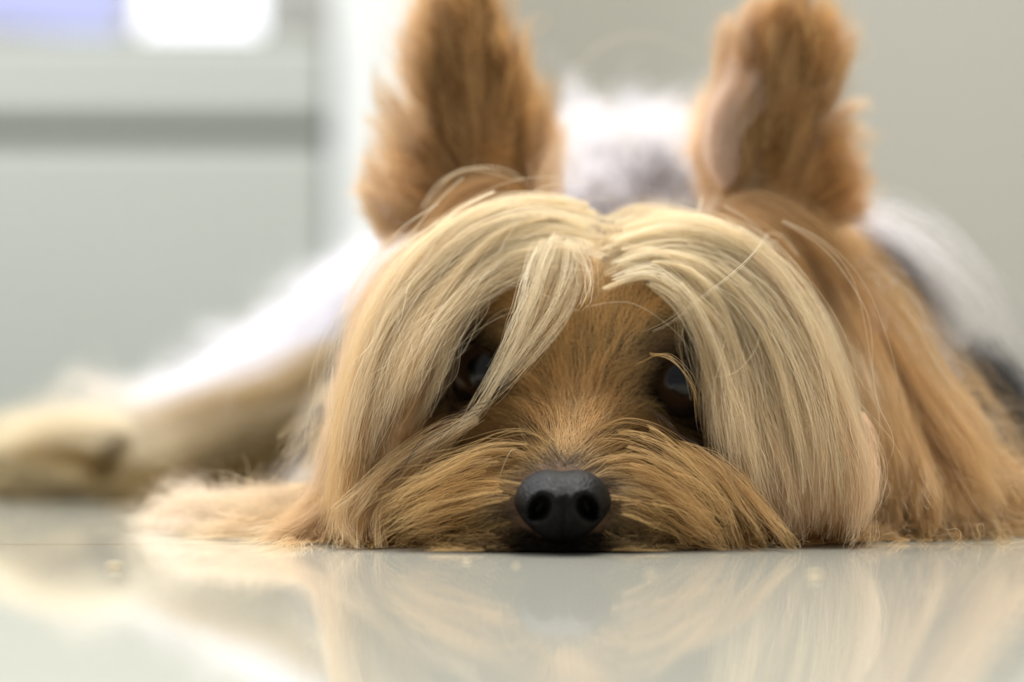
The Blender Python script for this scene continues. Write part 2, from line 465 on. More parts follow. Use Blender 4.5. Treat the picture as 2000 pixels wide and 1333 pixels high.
def grow(guides, n, wmask, clump=.7, nclump=None, frizz=.0012, lens=(.65, 1.08), short=.25, jitter=.0006, K=3, gap=.0004, maxd=.03, gscale=1.0, tuft=.06, sub=(.22, .43, .64)):
    """fill the guides' territory with n strands"""
    G = np.array(guides + [resample(g[int(f * (NP - 1)):], NP) for g in guides for f in sub]); GR = G[:, 0]
    R, N = sample_roots(n, wmask)
    d = np.linalg.norm(R[:, None] - GR[None], axis=-1)
    o = np.argsort(d, 1)[:, :K]; dd = np.take_along_axis(d, o, 1)
    keep = dd[:, 0] < maxd
    R, N, o, dd = R[keep], N[keep], o[keep], dd[keep]; n = len(R)
    w = 1 / (dd + .0015) ** 2; w /= w.sum(1, keepdims=True)
    off = G - G[:, :1]
    O = (off[o] * w[:, :, None, None]).sum(1)
    t = np.linspace(0, 1, NP)
    def stretch(O, L):
        # shorten or lengthen by travelling a fraction of the path
        tt = np.clip(t[None] * L[:, None], 0, 1.0) * (NP - 1); i = np.clip(tt.astype(int), 0, NP - 2); f = (tt - i)[..., None]
        r = np.arange(len(O))[:, None]
        return O[r, i] * (1 - f) + O[r, i + 1] * f
    L = rng.uniform(*lens, n); sm = rng.random(n) < short; L[sm] = rng.uniform(.2, .5, sm.sum())
    S = R[:, None] + stretch(O, L) * gscale
    if nclump is None: nclump = max(20, n // 22)
    ci = rng.choice(n, nclump, replace=False)
    # random length and swing per clump
    CS = R[ci][:, None] + O[ci] * rng.uniform(.9, 1.08, (nclump, 1, 1)) * gscale
    CS = CS + smooth_noise(nclump, NP, frizz * 2.4, 2)
    swing = rng.standard_normal((nclump, 1, 3)) * tuft * np.linalg.norm(O[ci][:, -1], axis=1)[:, None, None]
    CS = CS + swing * (t[None, :, None] ** 1.6)
    best = np.empty(n, int)
    for s in range(0, n, 4000):
        best[s:s+4000] = np.argmin(((R[s:s+4000, None] - R[ci][None]) ** 2).sum(-1), 1)
    C = stretch(CS[best], L)
    cl = clump * rng.uniform(.55, 1.1, n)
    wgt = np.clip((t[None] ** 1.0) * cl[:, None] * 1.15, 0, .97)[..., None]
    S = S * (1 - wgt) + C * wgt
    S += smooth_noise(n, NP, frizz, 3)
    S[:, 1:] += rng.standard_normal((n, 1, 3)) * jitter
    S = collide(S, gap)
    global TUFT; TUFT = np.exp(.17 * rng.standard_normal(nclump))[best][:, None]
    return S, R, N, best, L

def bundle(path, n, r0=1.0, r1=.3, frizz=.5, lens=(.75, 1.05), mid=None):
    """a lock of n hairs around one 3-D path; radii in mm"""
    t = np.linspace(0, 1, NP)
    a = rng.standard_normal((n, 3)); 
    rr = (r0 * (1 - t) + r1 * t) if mid is None else np.interp(t, [0, .14, .5, 1], [r0 * .45, r0, mid, r1])
    S = path[None] + a[:, None] * (rr / 1000)[None, :, None] * .55
    S = S + smooth_noise(n, NP, frizz / 1000, 3)
    L = rng.uniform(*lens, n); tt = np.clip(t[None] * L[:, None], 0, 1) * (NP - 1); i = np.clip(tt.astype(int), 0, NP - 2); f = (tt - i)[..., None]
    r = np.arange(n)[:, None]
    S = S[r, i] * (1 - f) + S[r, i + 1] * f
    return S

Yc, Xc, Zc = tcen[:, 1], tcen[:, 0], tcen[:, 2]
def proj(p):
    q = p - ORG; dep = q[..., 1] * cp + q[..., 2] * sp; v = -q[..., 1] * sp + q[..., 2] * cp
    return W / 2 + FPX * q[..., 0] / dep, H / 2 - FPX * v / dep
TPX, TPY = proj(tcen)
eye_d = np.min([np.linalg.norm(tcen - c, axis=1) for c in EYE_C], 0)
nose_d = np.linalg.norm((tcen - NC) / np.array([.0098, .011, .0082]), axis=1)
free = (eye_d > .0100) & (nose_d > 1.0) & (Zc > .0012)
front = tn[:, 1] < .45
is_head = (Yc < .60)

def eyedist(R): return np.min([np.linalg.norm(R - c, axis=1) for c in EYE_C], 0)

CREAM0 = srgb(252, 243, 220); CREAM1 = srgb(243, 225, 188)
GOLD0 = srgb(229, 194, 135); GOLD1 = srgb(186, 150, 94)
RUST0 = srgb(214, 178, 122); RUST1 = srgb(176, 138, 86)
SILV0 = srgb(252, 250, 252); SILV1 = srgb(226, 224, 230)
STEEL0 = srgb(120, 118, 126); STEEL1 = srgb(58, 58, 66)

# ---- face: the short coat on muzzle, brow and around the eyes
MUZ_L = [
 [(1100,892),(1062,832),(1010,802),(950,812),(880,852),(800,902),(720,962)],
 [(1070,884),(1010,862),(940,872),(860,912),(780,962),(712,1032)],
 [(1030,908),(960,902),(890,927),(810,972),(742,1032)],
 [(1006,942),(940,947),(860,977),(780,1022),(722,1066)],
 [(1000,982),(930,1002),(860,1032),(800,1066)],
 [(1008,1020),(950,1045),(890,1064),(830,1074)],
 [(1040,1052),(1000,1070),(950,1079)],
 [(1085,852),(1042,792),(990,780),(920,802),(850,842),(770,882),(700,932)],
 [(1000,830),(940,830),(870,862),(800,905),(740,960)],
 [(930,802),(870,842),(800,892),(732,952),(690,1010)],
 [(870,872),(800,922),(742,982),(710,1048)],
 [(860,960),(800,1000),(750,1045),(720,1070)],
]
MUZ_R = [
 [(1120,892),(1168,832),(1220,812),(1290,842),(1360,902),(1420,982),(1470,1052)],
 [(1140,884),(1200,862),(1270,882),(1340,932),(1400,1002),(1450,1066)],
 [(1180,908),(1240,912),(1310,952),(1370,1012),(1430,1070)],
 [(1196,947),(1250,957),(1310,992),(1370,1040),(1420,1074)],
 [(1196,987),(1250,1012),(1310,1045),(1360,1072)],
 [(1182,1030),(1230,1054),(1290,1072)],
 [(1150,1056),(1190,1072),(1240,1080)],
 [(1128,852),(1180,802),(1240,802),(1310,832),(1390,872),(1460,952),(1520,1040)],
 [(1300,842),(1370,882),(1430,942),(1490,1012),(1540,1066)],
 [(1380,882),(1440,932),(1500,1002),(1552,1066)],
 [(1340,960),(1400,1010),(1450,1060),(1490,1075)],
]
BROW = [
 [(1104,872),(1096,800),(1082,720)], [(1122,872),(1138,800),(1150,720)],
 [(1085,850),(1045,800),(1000,775)], [(1140,850),(1180,790),(1230,760)],
 [(1110,780),(1098,710),(1080,640)], [(1140,780),(1160,700),(1170,630)],
 [(1060,760),(1020,720),(985,690)], [(1195,760),(1230,720),(1275,700)],
 [(1100,690),(1092,610),(1085,540)], [(1160,690),(1170,610),(1180,530)],
 [(1040,660),(1010,600),(960,560)], [(1230,670),(1265,610),(1310,580)],
 [(1150,600),(1160,530),(1170,470)], [(1210,600),(1225,540),(1250,490)],
 [(1010,640),(960,620),(905,640)], [(1290,640),(1340,640),(1390,680)],
 [(960,650),(900,660),(860,700)], [(1320,660),(1370,670),(1400,720)],
 [(1270,560),(1310,540),(1350,560)], [(1060,570),(1030,530),(990,520)],
]
LOWER = [   # under the eyes
 [(900,800),(850,830),(800,880)], [(960,790),(910,810),(860,850)], [(860,740),(820,790),(790,850)],
 [(1020,775),(980,785),(930,800)], [(1250,790),(1300,810),(1350,850)], [(1340,815),(1390,850),(1430,900)],
 [(1390,760),(1410,820),(1430,890)],
]
XCL = float(P(1105, 900, .5)[0])
gM_L = [guide3d(g, 2.5) for g in MUZ_L]; gM_R = [guide3d(g, 2.5) for g in MUZ_R]
gB = [guide3d(g, 1.2) for g in BROW]; gU = [guide3d(g, 1.2) for g in LOWER]

def below(px):    # row that parts brow coat from muzzle coat
    return np.interp(px, [700, 860, 940, 1040, 1110, 1190, 1330, 1400, 1560], [860, 820, 800, 800, 880, 800, 830, 850, 900])
midx = 1105
def shade_face(R, best, L, n, c0, c1, red=None):
    """colour of the coat by place on the head, tuft by tuft"""
    tuftv = rng.random(best.max() + 1)[best]
    t = np.clip(.65 * tuftv + .5 * rng.random(n) - .1, 0, 1)[:, None]
    c = np.array(c0) * (1 - t) + np.array(c1) * t
    dk = np.clip((.0190 - eyedist(R)) / .0065, 0, 1)[:, None]            # dark rims round the eyes
    c = c * (1 - dk * .88) + np.array(srgb(40, 26, 20)) * dk * .88
    nd = np.linalg.norm((R - NC) / np.array([.0098, .011, .0082]), axis=1)
    dn = np.clip((1.45 - nd) / .45, 0, 1)[:, None] * .75                  # dark rim round the nose leather
    c = c * (1 - dn) + np.array(srgb(36, 28, 24)) * dn
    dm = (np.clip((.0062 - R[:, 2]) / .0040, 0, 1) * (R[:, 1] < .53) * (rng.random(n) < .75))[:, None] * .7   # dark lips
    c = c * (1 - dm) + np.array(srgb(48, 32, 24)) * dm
    return c

parts = {}; TUFT = None
def put(name, S, c, ct, rad):
    if TUFT is not None and len(TUFT) == len(c):
        k = TUFT * np.exp(.08 * rng.standard_normal((len(c), 1))); c = c * k; ct = ct * k
    parts.setdefault(name, []).append((S, c, ct, rad))

headfree = free & is_head & (Zc < .098) & (TPY > 392)
for G, n, wm in (
    (gM_L, 15000, headfree & front & (TPY > below(TPX)) & (TPX < midx + 8) & (TPX > 820) & (Yc < .545)),
    (gM_R, 15000, headfree & front & (TPY > below(TPX)) & (TPX > midx - 8) & (TPX < 1420) & (Yc < .545)),
):
    S, R, N, best, L = grow(G, n, wm, clump=.72, frizz=.0010, lens=(.5, 1.0), short=.35, maxd=.05, nclump=n // 34, tuft=.10)
    m = len(S); c = shade_face(R, best, L, m, GOLD0, RUST1)
    c = c * .80; put('muzzle_fur', S, c, c * 1.3, rng.uniform(.022, .040, m) / 1000)
S, R, N, best, L = grow(gB + gU, 16000, headfree & front & (TPY < below(TPX) + 25) & (TPY > 470) & (TPX > 850) & (TPX < 1420) & (Yc < .55),
                        clump=.55, frizz=.0006, lens=(.6, 1.05), short=.3, maxd=.05)
m = len(S); c = shade_face(R, best, L, m, GOLD0, RUST0)
_, ry = proj(R); k = np.clip((585 - ry) / 80, 0, 1)[:, None]; c = c * (1 - k) + np.array(CREAM1) * k
put('face_fur', S, c, c * 1.2, rng.uniform(.020, .034, m) / 1000)
# lips and chin under the nose
CH = [[(1098,1062),(1098,1078)],[(1060,1055),(1040,1076)],[(1140,1055),(1165,1076)],[(1020,1030),(990,1060)],[(1180,1030),(1215,1060)]]
S, R, N, best, L = grow([guide3d(g, 1.0) for g in CH], 2500, headfree & (TPY > 1035) & (TPX > 960) & (TPX < 1250) & (Yc < .51), clump=.4, frizz=.0004, maxd=.03)
m = len(S); c = colvar(m, srgb(60, 44, 34), srgb(34, 26, 22)); put('muzzle_fur', S, c, c, rng.uniform(.02, .03, m) / 1000)

# ---- the long curtain of hair falling from the parting
CUR_L = [
 [(1170,402),(1050,377),(930,402),(830,472),(750,572),(702,702),(672,852),(656,1000)],
 [(1175,427),(1060,402),(950,432),(860,502),(780,602),(730,722),(700,852),(680,980)],
 [(1175,452),(1080,432),(970,462),(880,542),(810,642),(768,752),(735,862)],
 [(1165,477),(1080,462),(980,497),(895,570),(835,650),(800,722),(775,800)],
 [(1140,502),(1060,492),(970,525),(890,595),(838,680),(805,760)],
 [(1050,387),(930,402),(830,472),(742,602),(692,752),(655,902),(610,1030)],
 [(960,422),(850,482),(762,572),(704,692),(672,832),(660,962),(640,1056)],
 [(900,522),(820,602),(762,702),(722,822),(692,952),(672,1060)],
 [(850,602),(790,692),(746,792),(716,902),(700,1000),(712,1066)],
 [(900,620),(850,690),(815,780),(780,870),(740,960)],
 [(800,702),(770,802),(742,902),(722,1002),(742,1068)],
 [(830,802),(790,882),(746,962),(712,1040)],
 [(760,852),(720,932),(690,1010),(655,1058)],
 [(700,902),(672,980),(605,1035),(500,1052)],
]
CUR_R = [
 [(1190,440),(1290,416),(1400,440),(1500,508),(1580,622),(1640,762),(1680,902),(1690,1030)],
 [(1190,464),(1280,438),(1390,468),(1480,540),(1550,642),(1600,782),(1630,922),(1620,1050)],
 [(1190,486),(1280,462),(1370,496),(1450,570),(1510,662),(1550,792),(1580,922),(1580,1040)],
 [(1200,497),(1280,477),(1350,522),(1400,602),(1440,702),(1470,802),(1500,922),(1530,1040)],
 [(1185,530),(1270,508),(1345,566),(1388,652),(1402,742),(1412,852),(1424,930)],
 [(1400,452),(1500,542),(1580,662),(1640,802),(1680,942),(1660,1056)],
 [(1450,602),(1510,722),(1550,852),(1570,972),(1560,1056)],
 [(1400,660),(1440,760),(1460,860),(1490,960),(1530,1050)],
 [(1450,752),(1480,852),(1510,952),(1560,1046)],
 [(1430,852),(1450,932),(1490,1000),(1540,1060)],
 [(1560,802),(1600,902),(1620,1000),(1580,1062)],
 [(1640,800),(1680,900),(1690,990),(1650,1060)],
]
gC_L = [guide3d(g, 4.0) for g in CUR_L]; gC_R = [guide3d(g, 4.0) for g in CUR_R]
def upper(px): return np.interp(px, [700, 860, 900, 1000, 1080, 1180, 1290, 1380, 1420, 1600], [1100, 1100, 640, 560, 520, 500, 520, 600, 1100, 1100])
edge_r = np.interp(TPY, [392, 500, 620, 760, 1050], [1440, 1530, 1610, 1665, 1710])
edge_l = np.interp(TPY, [392, 470, 570, 700, 850, 1050], [870, 815, 745, 695, 655, 640])
for G, n, wm, side in (
    (gC_L, 21000, headfree & (TPY < upper(TPX)) & (TPX < 1180) & (TPX > edge_l) & (Zc > .004), 0),
    (gC_R, 23000, headfree & (TPY < upper(TPX)) & (TPX >= 1180) & (TPX < edge_r) & (Zc > .004), 1),
):
    S, R, N, best, L = grow(G, n, (wm & (Yc < .585)) * np.interp(TPY, [560, 760, 950], [1, .5, .22]), clump=.85, nclump=n // 48, frizz=.0012, lens=(.8, 1.1), short=.08, maxd=.06, tuft=.08, sub=(.16, .32, .48))
    m = len(S)
    tv = rng.random(best.max() + 1)[best]; rx, ry = proj(R)
    crown = np.clip((700 - ry) / 220, 0, 1)
    t = np.clip(.6 * tv + .5 * rng.random(m) - .1, 0, 1)[:, None]
    a = np.array(CREAM0) * (1 - t) + np.array(CREAM1) * t
    b = np.array(GOLD0) * (1 - t) + np.array(GOLD1) * t
    c = b * (1 - crown[:, None]) + a * crown[:, None]
    tip = c * .55 + np.array(GOLD0) * .45
    put('head_fur', S, c, tip, rng.uniform(.026, .046, m) / 1000)

# tan coat behind the curtain on the left, down to the neck
BACK_L = [
 [(830,430),(770,500),(720,590),(690,690)], [(800,480),(740,570),(700,680),(680,780)], [(760,560),(710,660),(680,780),(665,880)],
 [(700,690),(675,800),(660,900),(640,1000)], [(665,850),(650,930),(620,1010),(570,1050)],
]
# ---- separate locks of the fringe
def lock(name, pxs, n, r0, r1, c0, c1, depth=None, lift=5.0, frizz=.5, mid=None, w=(.022, .038), lens=(.7, 1.05)):
    S = bundle(guide3d(pxs, lift, depth), n, r0, r1, frizz, lens, mid)
    S[..., 2] = np.maximum(S[..., 2], .0006)
    c = colvar(n, c0, c1); put(name, S, c, c * np.array([.92, .88, .80]), rng.uniform(*w, n) / 1000)
FD = [.528, .518, .510, .505, .500]
for pxs, n in (
    ([(1075,468),(1050,540),(1010,630),(965,720),(900,840)], 60),
    ([(1095,462),(1080,530),(1040,620),(985,715),(935,800),(850,860),(740,930)], 80),
    ([(1110,470),(1105,540),(1070,620),(1020,690),(975,750)], 90),
    ([(1120,480),(1125,550),(1095,620),(1050,680),(1000,735),(940,790)], 70),
    ([(1085,462),(1062,520),(1035,600),(1000,690),(950,770)], 90),
    ([(1060,470),(1030,530),(1010,600),(985,680)], 50),
    ([(1125,470),(1150,530),(1145,580),(1130,610)], 30),
):
    lock('forelock', pxs, int(n * .62), 1.8, .25, CREAM0, CREAM1, FD, frizz=.7, mid=.95)
for pxs, n in (
    ([(930,540),(885,600),(870,690),(850,760),(800,850)], 60),
    ([(960,530),(900,580),(880,650),(862,730),(830,790)], 60),
    ([(900,545),(830,610),(800,690),(790,760)], 50),
    ([(870,560),(790,640),(740,730),(700,830)], 50),
):
    lock('head_fur', pxs, n, 2.0, .4, CREAM0, CREAM1, [.530, .522, .515, .510], frizz=.7, mid=1.2)
for pxs, n in (
    ([(1330,540),(1370,620),(1385,720),(1390,820),(1400,920),(1430,1000)], 60),
    ([(1300,530),(1350,590),(1372,690),(1375,780),(1378,850)], 55),
    ([(1380,560),(1420,660),(1440,770),(1460,880),(1500,980),(1540,1060)], 70),
    ([(1360,540),(1400,640),(1410,740),(1425,850),(1470,960)], 60),
    ([(1300,520),(1325,600),(1330,680),(1350,790)], 10),
    ([(1420,600),(1470,720),(1500,850),(1520,960)], 60),
):
    lock('head_fur', pxs, n, 2.4, .5, CREAM0, GOLD0, [.535, .522, .513, .510], frizz=.8, mid=1.5)
# beard tips on the right that end in small pointed tufts
for pxs in ([(1300,880),(1370,930),(1420,1000),(1445,1078)], [(1330,870),(1400,920),(1450,990),(1500,1070)], [(1350,880),(1430,930),(1490,1000),(1555,1072)],
            [(1280,930),(1340,980),(1390,1030),(1420,1082)], [(1400,900),(1460,960),(1520,1030),(1550,1078)]):
    lock('muzzle_fur', pxs, 60, 2.5, .9, GOLD0, GOLD1, [.508, .500, .493, .485], frizz=.6, mid=1.5)
for pxs in ([(930,820),(850,850),(770,900),(700,960),(650,1000)], [(900,840),(820,880),(740,940),(690,1010)], [(880,860),(800,930),(740,1000),(735,1072)],
            [(860,900),(760,960),(690,1020),(700,1070)], [(760,900),(690,960),(670,1020),(700,1075)], [(830,930),(770,980),(740,1040),(745,1078)]):
    lock('muzzle_fur', pxs, 80, 2.2, .3, CREAM1, GOLD1, [.512, .505, .500, .492], frizz=.6, mid=1.4)
# dark whiskers and guard hairs
for pxs in ([(960,790),(900,810),(830,860),(780,930),(755,1000)], [(930,810),(870,850),(830,910),(805,990)], [(880,835),(820,870),(770,930),(755,985)],
            [(1080,850),(1060,790),(1020,785),(1010,800)], [(1300,840),(1360,870),(1400,900)], [(1260,800),(1310,830),(1350,880)], [(900,915),(850,925),(800,945)]):
    lock('whiskers', pxs, 6, .8, .1, srgb(60, 40, 28), srgb(36, 26, 22), [.505, .498, .494, .492], frizz=.4, w=(.025, .035))

RUFF = [
 [(1480,432),(1570,492),(1640,592),(1690,702),(1730,832),(1750,952)],
 [(1500,442),(1600,462),(1700,542),(1770,652),(1850,762),(1930,862),(1990,952)],
 [(1520,472),(1620,522),(1690,622),(1740,742),(1790,862),(1830,972),(1850,1046)],
 [(1560,522),(1640,602),(1690,722),(1730,852),(1760,972),(1740,1056)],
 [(1680,652),(1750,762),(1830,862),(1900,962),(1950,1040)],
 [(1700,752),(1760,852),(1800,952),(1810,1048)],
 [(1780,702),(1860,792),(1930,872),(2000,952)],
 [(1850,852),(1920,932),(1980,1010),(2040,1045)],
 [(1650,802),(1700,902),(1720,1000),(1690,1056)],
 [(1900,950),(1960,990),(2020,1030),(2070,1045)],
 [(1860,960),(1890,1010),(1900,1050)], [(1780,930),(1810,1000),(1800,1050)],
]
# the outer layer of long hair: a family of locks laid side by side between traced paths
def fall(name, curves, near, far, nl, nh, c0, c1, tipmix, r=(1.5, .35), jit=9, lens=(.72, 1.04), lift=3.0, start=.30, bias=1.0, frizz=.8):
    K = []
    for cpx in curves:
        a = np.array(cpx, float); K.append(resample(np.c_[a, np.zeros(len(a))], 9)[:, :2])
    K = np.array(K)
    for _ in range(nl):
        u = rng.random() ** bias * (len(K) - 1); i = min(int(u), len(K) - 2); f = u - i
        q = K[i] * (1 - f) + K[i + 1] * f
        q0 = rng.random() * start; e = 1 - rng.random() * .12
        q = resample(np.c_[q, np.zeros(9)], 60)[int(q0 * 59):int(e * 59) + 1][:, :2]
        q = q[np.linspace(0, len(q) - 1, 8).astype(int)]
        dr = np.linspace(0, 1, 8)[:, None]
        q = q + [0, 20] * (1 - dr) + rng.standard_normal((1, 2)) * jit * .9 * (1.3 - dr) + dr * rng.standard_normal((1, 2)) * jit + np.sin(dr * 5 + rng.random() * 6) * rng.standard_normal((1, 2)) * jit * .35
        q[:, 1] = np.minimum(q[:, 1], 1074)
        pos, _h = trace(q[:, 0], q[:, 1], .455, .80, sdf_fast); d = rays(q[:, 0], q[:, 1])
        Y = np.minimum(pos[:, 1] - lift / 1000 * np.clip(np.arange(8) / 2, .3, 1), np.linspace(near + (far - near) * (1 - q0), near, 8))
        Y = Y + .003 * rng.standard_normal()
        for _k in range(2): Y[1:-1] = (Y[:-2] + 2 * Y[1:-1] + Y[2:]) / 4
        yf = np.where(d[:, 2] < 0, (CAM_H - .0008) / np.maximum(-d[:, 2], 1e-6) * d[:, 1], 9)
        Y = np.minimum(Y, yf)
        path = resample(ORG + d * (Y / d[:, 1])[:, None], NP)
        n = int(nh * rng.uniform(.5, 1.5))
        S = bundle(path, n, r[0] * rng.uniform(.7, 1.4), r[1], frizz, lens, r[0] * .7)
        S[..., 2] = np.maximum(S[..., 2], .0006)
        t = rng.random((n, 1)) * .5 + rng.random() * .5
        c = (np.array(c0) * (1 - t) + np.array(c1) * t) * np.exp(.12 * rng.standard_normal())
        put(name, S, c, c * (1 - tipmix) + np.array(GOLD0) * tipmix, rng.uniform(.022, .040, n) / 1000)
fall('head_fur', [CUR_R[4], CUR_R[3], CUR_R[2], CUR_R[1], CUR_R[0]], .503, .548, 270, 26, CREAM0, CREAM1, .40, r=(1.3, .3), jit=15)
fall('head_fur', [CUR_R[8], CUR_R[6], CUR_R[5], CUR_R[11]], .503, .535, 170, 24, srgb(248, 228, 204), srgb(236, 206, 168), .3, r=(1.3, .3), jit=15)
fall('head_fur', [CUR_L[4], CUR_L[3], CUR_L[2], CUR_L[1], CUR_L[0]], .505, .548, 200, 24, CREAM0, CREAM1, .40, r=(1.3, .3), jit=15, lens=(.6, 1.02))
fall('head_fur', [CUR_L[8], CUR_L[7], CUR_L[6], CUR_L[12]], .505, .538, 170, 24, CREAM1, GOLD0, .5, r=(1.3, .3), jit=15)
fall('ruff_fur', [RUFF[0], RUFF[3], RUFF[2], RUFF[5], RUFF[4], RUFF[1]], .530, .585, 240, 30, srgb(236, 204, 150), srgb(196, 156, 104), .2, r=(1.8, .4), jit=18)
for CU, nr, fr_ in ((CUR_R, .500, .545), (CUR_L, .502, .545)):
    fall('head_fur', CU[4::-1], nr, fr_, 130, 2.4, CREAM0, CREAM1, .2, r=(.8, .6), jit=34, lens=(.8, 1.0), lift=5.0, start=.5, frizz=1.6)
    fall('head_fur', CU[5:9], nr, fr_, 70, 2.4, CREAM0, CREAM1, .2, r=(.8, .6), jit=34, lens=(.8, 1.0), lift=5.0, start=.5, frizz=1.6)
for MU in (MUZ_L, MUZ_R):
    fall('muzzle_fur', [[(x, y + 8) for x, y in g_] for g_ in MU[:6]], .488, .500, 60, 8, GOLD0, GOLD1, .1, r=(.9, .3), jit=12, lens=(.6, 1.0), lift=2.0, start=.5, frizz=.9)
fall('ruff_fur', [RUFF[1], RUFF[4], RUFF[5], RUFF[3]], .528, .585, 50, 3, CREAM0, CREAM1, .2, r=(1, .6), jit=40, start=.5, frizz=2)
fall('head_fur', [[(700,800),(690,900),(680,980),(650,1050)], [(690,760),(670,880),(640,980),(570,1052)], [(680,850),(650,950),(590,1020),(470,1056)]], .520, .560, 90, 34, srgb(244, 222, 186), srgb(208, 176, 130), .1, r=(2.0, .5), jit=16)
fall('head_fur', BACK_L[:4], .535, .575, 110, 30, srgb(240, 216, 180), srgb(204, 170, 126), .1, r=(2.0, .5), jit=14)
# tan tufts round the foot of each ear
for pxs, dep in (
    ([(1010,385),(940,375),(870,410),(810,470)], [.572, .562, .560]), ([(1000,395),(930,400),(860,440),(800,510)], [.568, .558, .558]), ([(1020,375),(960,350),(890,370),(830,430)], [.574, .566, .562]),
    ([(980,400),(900,420),(840,470),(780,550)], [.566, .556, .555]),
    ([(1400,400),(1460,420),(1530,470),(1590,550)], [.572, .562, .560]), ([(1420,390),(1500,410),(1580,460),(1650,540)], [.574, .564, .562]), ([(1400,415),(1450,450),(1510,500),(1560,580)], [.566, .558, .556]),
    ([(1440,380),(1530,400),(1620,450),(1690,530)], [.576, .568, .566]), ([(1410,420),(1480,440),(1545,510),(1600,600)], [.566, .557, .556]),
):
    lock('head_fur', [(x, y + 14) for x, y in pxs], 240, 3.4, 1.6, srgb(228, 196, 148), srgb(184, 142, 92), dep, frizz=.8, mid=3.0, w=(.026, .044))

# ---- stray single hairs
for pxs, dep, n in (
    ([(1500,455),(1440,525),(1360,590),(1300,635),(1230,660)], [.53, .50, .49, .49, .495], 3),
    ([(1370,385),(1360,430),(1340,500),(1310,560)], [.545, .54, .53, .525], 10),
    ([(825,405),(860,355),(930,326),(1000,335),(1050,375)], [.556, .552, .55], 5),
    ([(1460,520),(1480,600),(1475,680),(1430,730),(1380,740)], [.53, .515, .51], 3),
    ([(1560,640),(1565,740),(1540,800),(1490,815),(1430,780)], [.53, .515, .51], 4),
    ([(1520,470),(1480,480),(1470,510)], [.545, .54], 3),
    ([(1560,500),(1520,455),(1470,470)], [.55, .545], 3),
    ([(1700,560),(1760,640),(1790,740),(1800,900)], [.60, .58, .56], 3),
    ([(1820,690),(1860,800),(1885,900),(1870,990),(1800,1050)], [.56, .55, .54, .53], 12),
    ([(1800,700),(1840,830),(1845,940),(1780,1030),(1700,1060)], [.56, .55, .54, .53], 10),
    ([(1010,890),(1000,880),(960,960),(900,1020)], [.50, .49], 2),
    ([(860,640),(800,650),(740,700),(700,760)], [.53, .52, .51], 3),
    ([(1020,350),(900,330),(820,420)], [.555, .553], 3),
    ([(1270,690),(1310,700),(1350,750),(1360,830)], [.512, .504, .503], 7),
    ([(1240,710),(1300,690),(1345,730),(1365,800)], [.514, .506, .504], 3),
    ([(1100,180),(1160,100),(1260,70),(1360,110),(1430,160)], [.66, .64], 2),
    ([(1680,560),(1790,690),(1880,700),(1960,880)], [.60, .60], 6),
):
    cc_ = (GOLD0, GOLD1) if dep[0] < .515 and n > 2 else (CREAM0, CREAM1)
    lock('head_fur', pxs, n, .5, .3, cc_[0], cc_[1], dep, frizz=.3, w=(.022, .036), lens=(.9, 1))

# ---- ears
EAR_L = [
 [(870,330),(820,265),(752,190)], [(880,400),(800,330),(722,270)], [(895,250),(850,170),(795,90)], [(930,150),(900,60),(872,-30)],
 [(960,200),(962,100),(955,-10)], [(1000,300),(1015,220),(1010,130)], [(1005,370),(1040,290),(1048,205)], [(850,420),(780,400),(742,340)],
 [(930,300),(915,215),(885,130)], [(960,330),(965,240),(960,150)], [(900,60),(890,0),(870,-60)], [(950,60),(950,0),(945,-70)],
]
EAR_R = [
 [(1440,400),(1405,320),(1400,230)], [(1455,300),(1425,205),(1430,110)], [(1470,180),(1440,90),(1436,20)], [(1500,350),(1510,250),(1530,150)],
 [(1520,200),(1550,100),(1570,10)], [(1480,120),(1490,50),(1520,0)], [(1560,250),(1615,150),(1640,20)], [(1570,320),(1640,280),(1690,262)],
 [(1560,400),(1625,370),(1660,310)], [(1570,200),(1610,110),(1640,60)], [(1500,430),(1560,420),(1640,430)], [(1540,300),(1570,220),(1640,170)],
 [(1480,280),(1460,200),(1480,120)],
]
earZ = (Yc > .56) & (Yc < .61) & (Zc > .070)
for G, wm, n in ((EAR_L, (TPX < 1100) & (TPX > 780), 13000), (EAR_R, (TPX > 1360) & (TPX < 1680), 13000)):
    g = [guide3d(q, 2.0, None) for q in G]
    S, R, N, best, L = grow(g, n, earZ & wm & (TPY < 455), clump=.8, nclump=260, frizz=.0014, lens=(.7, 1.1), short=.2, maxd=.05, tuft=.18, sub=())
    m = len(S); tv = rng.random(best.max() + 1)[best]
    t = np.clip(.7 * tv + .5 * rng.random(m) - .1, 0, 1)[:, None]
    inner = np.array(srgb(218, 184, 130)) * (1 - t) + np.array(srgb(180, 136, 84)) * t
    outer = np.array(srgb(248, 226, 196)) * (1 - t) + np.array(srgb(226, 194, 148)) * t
    rx, ry = proj(R); cx = 955 if rx.mean() < 1200 else 1535  # right ear centre set off so its left edge carries rim light as colour
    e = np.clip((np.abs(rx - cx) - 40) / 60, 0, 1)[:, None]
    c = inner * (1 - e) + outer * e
    put('ear_fur', S, c, c * 1.2, rng.uniform(.03, .05, m) / 1000)

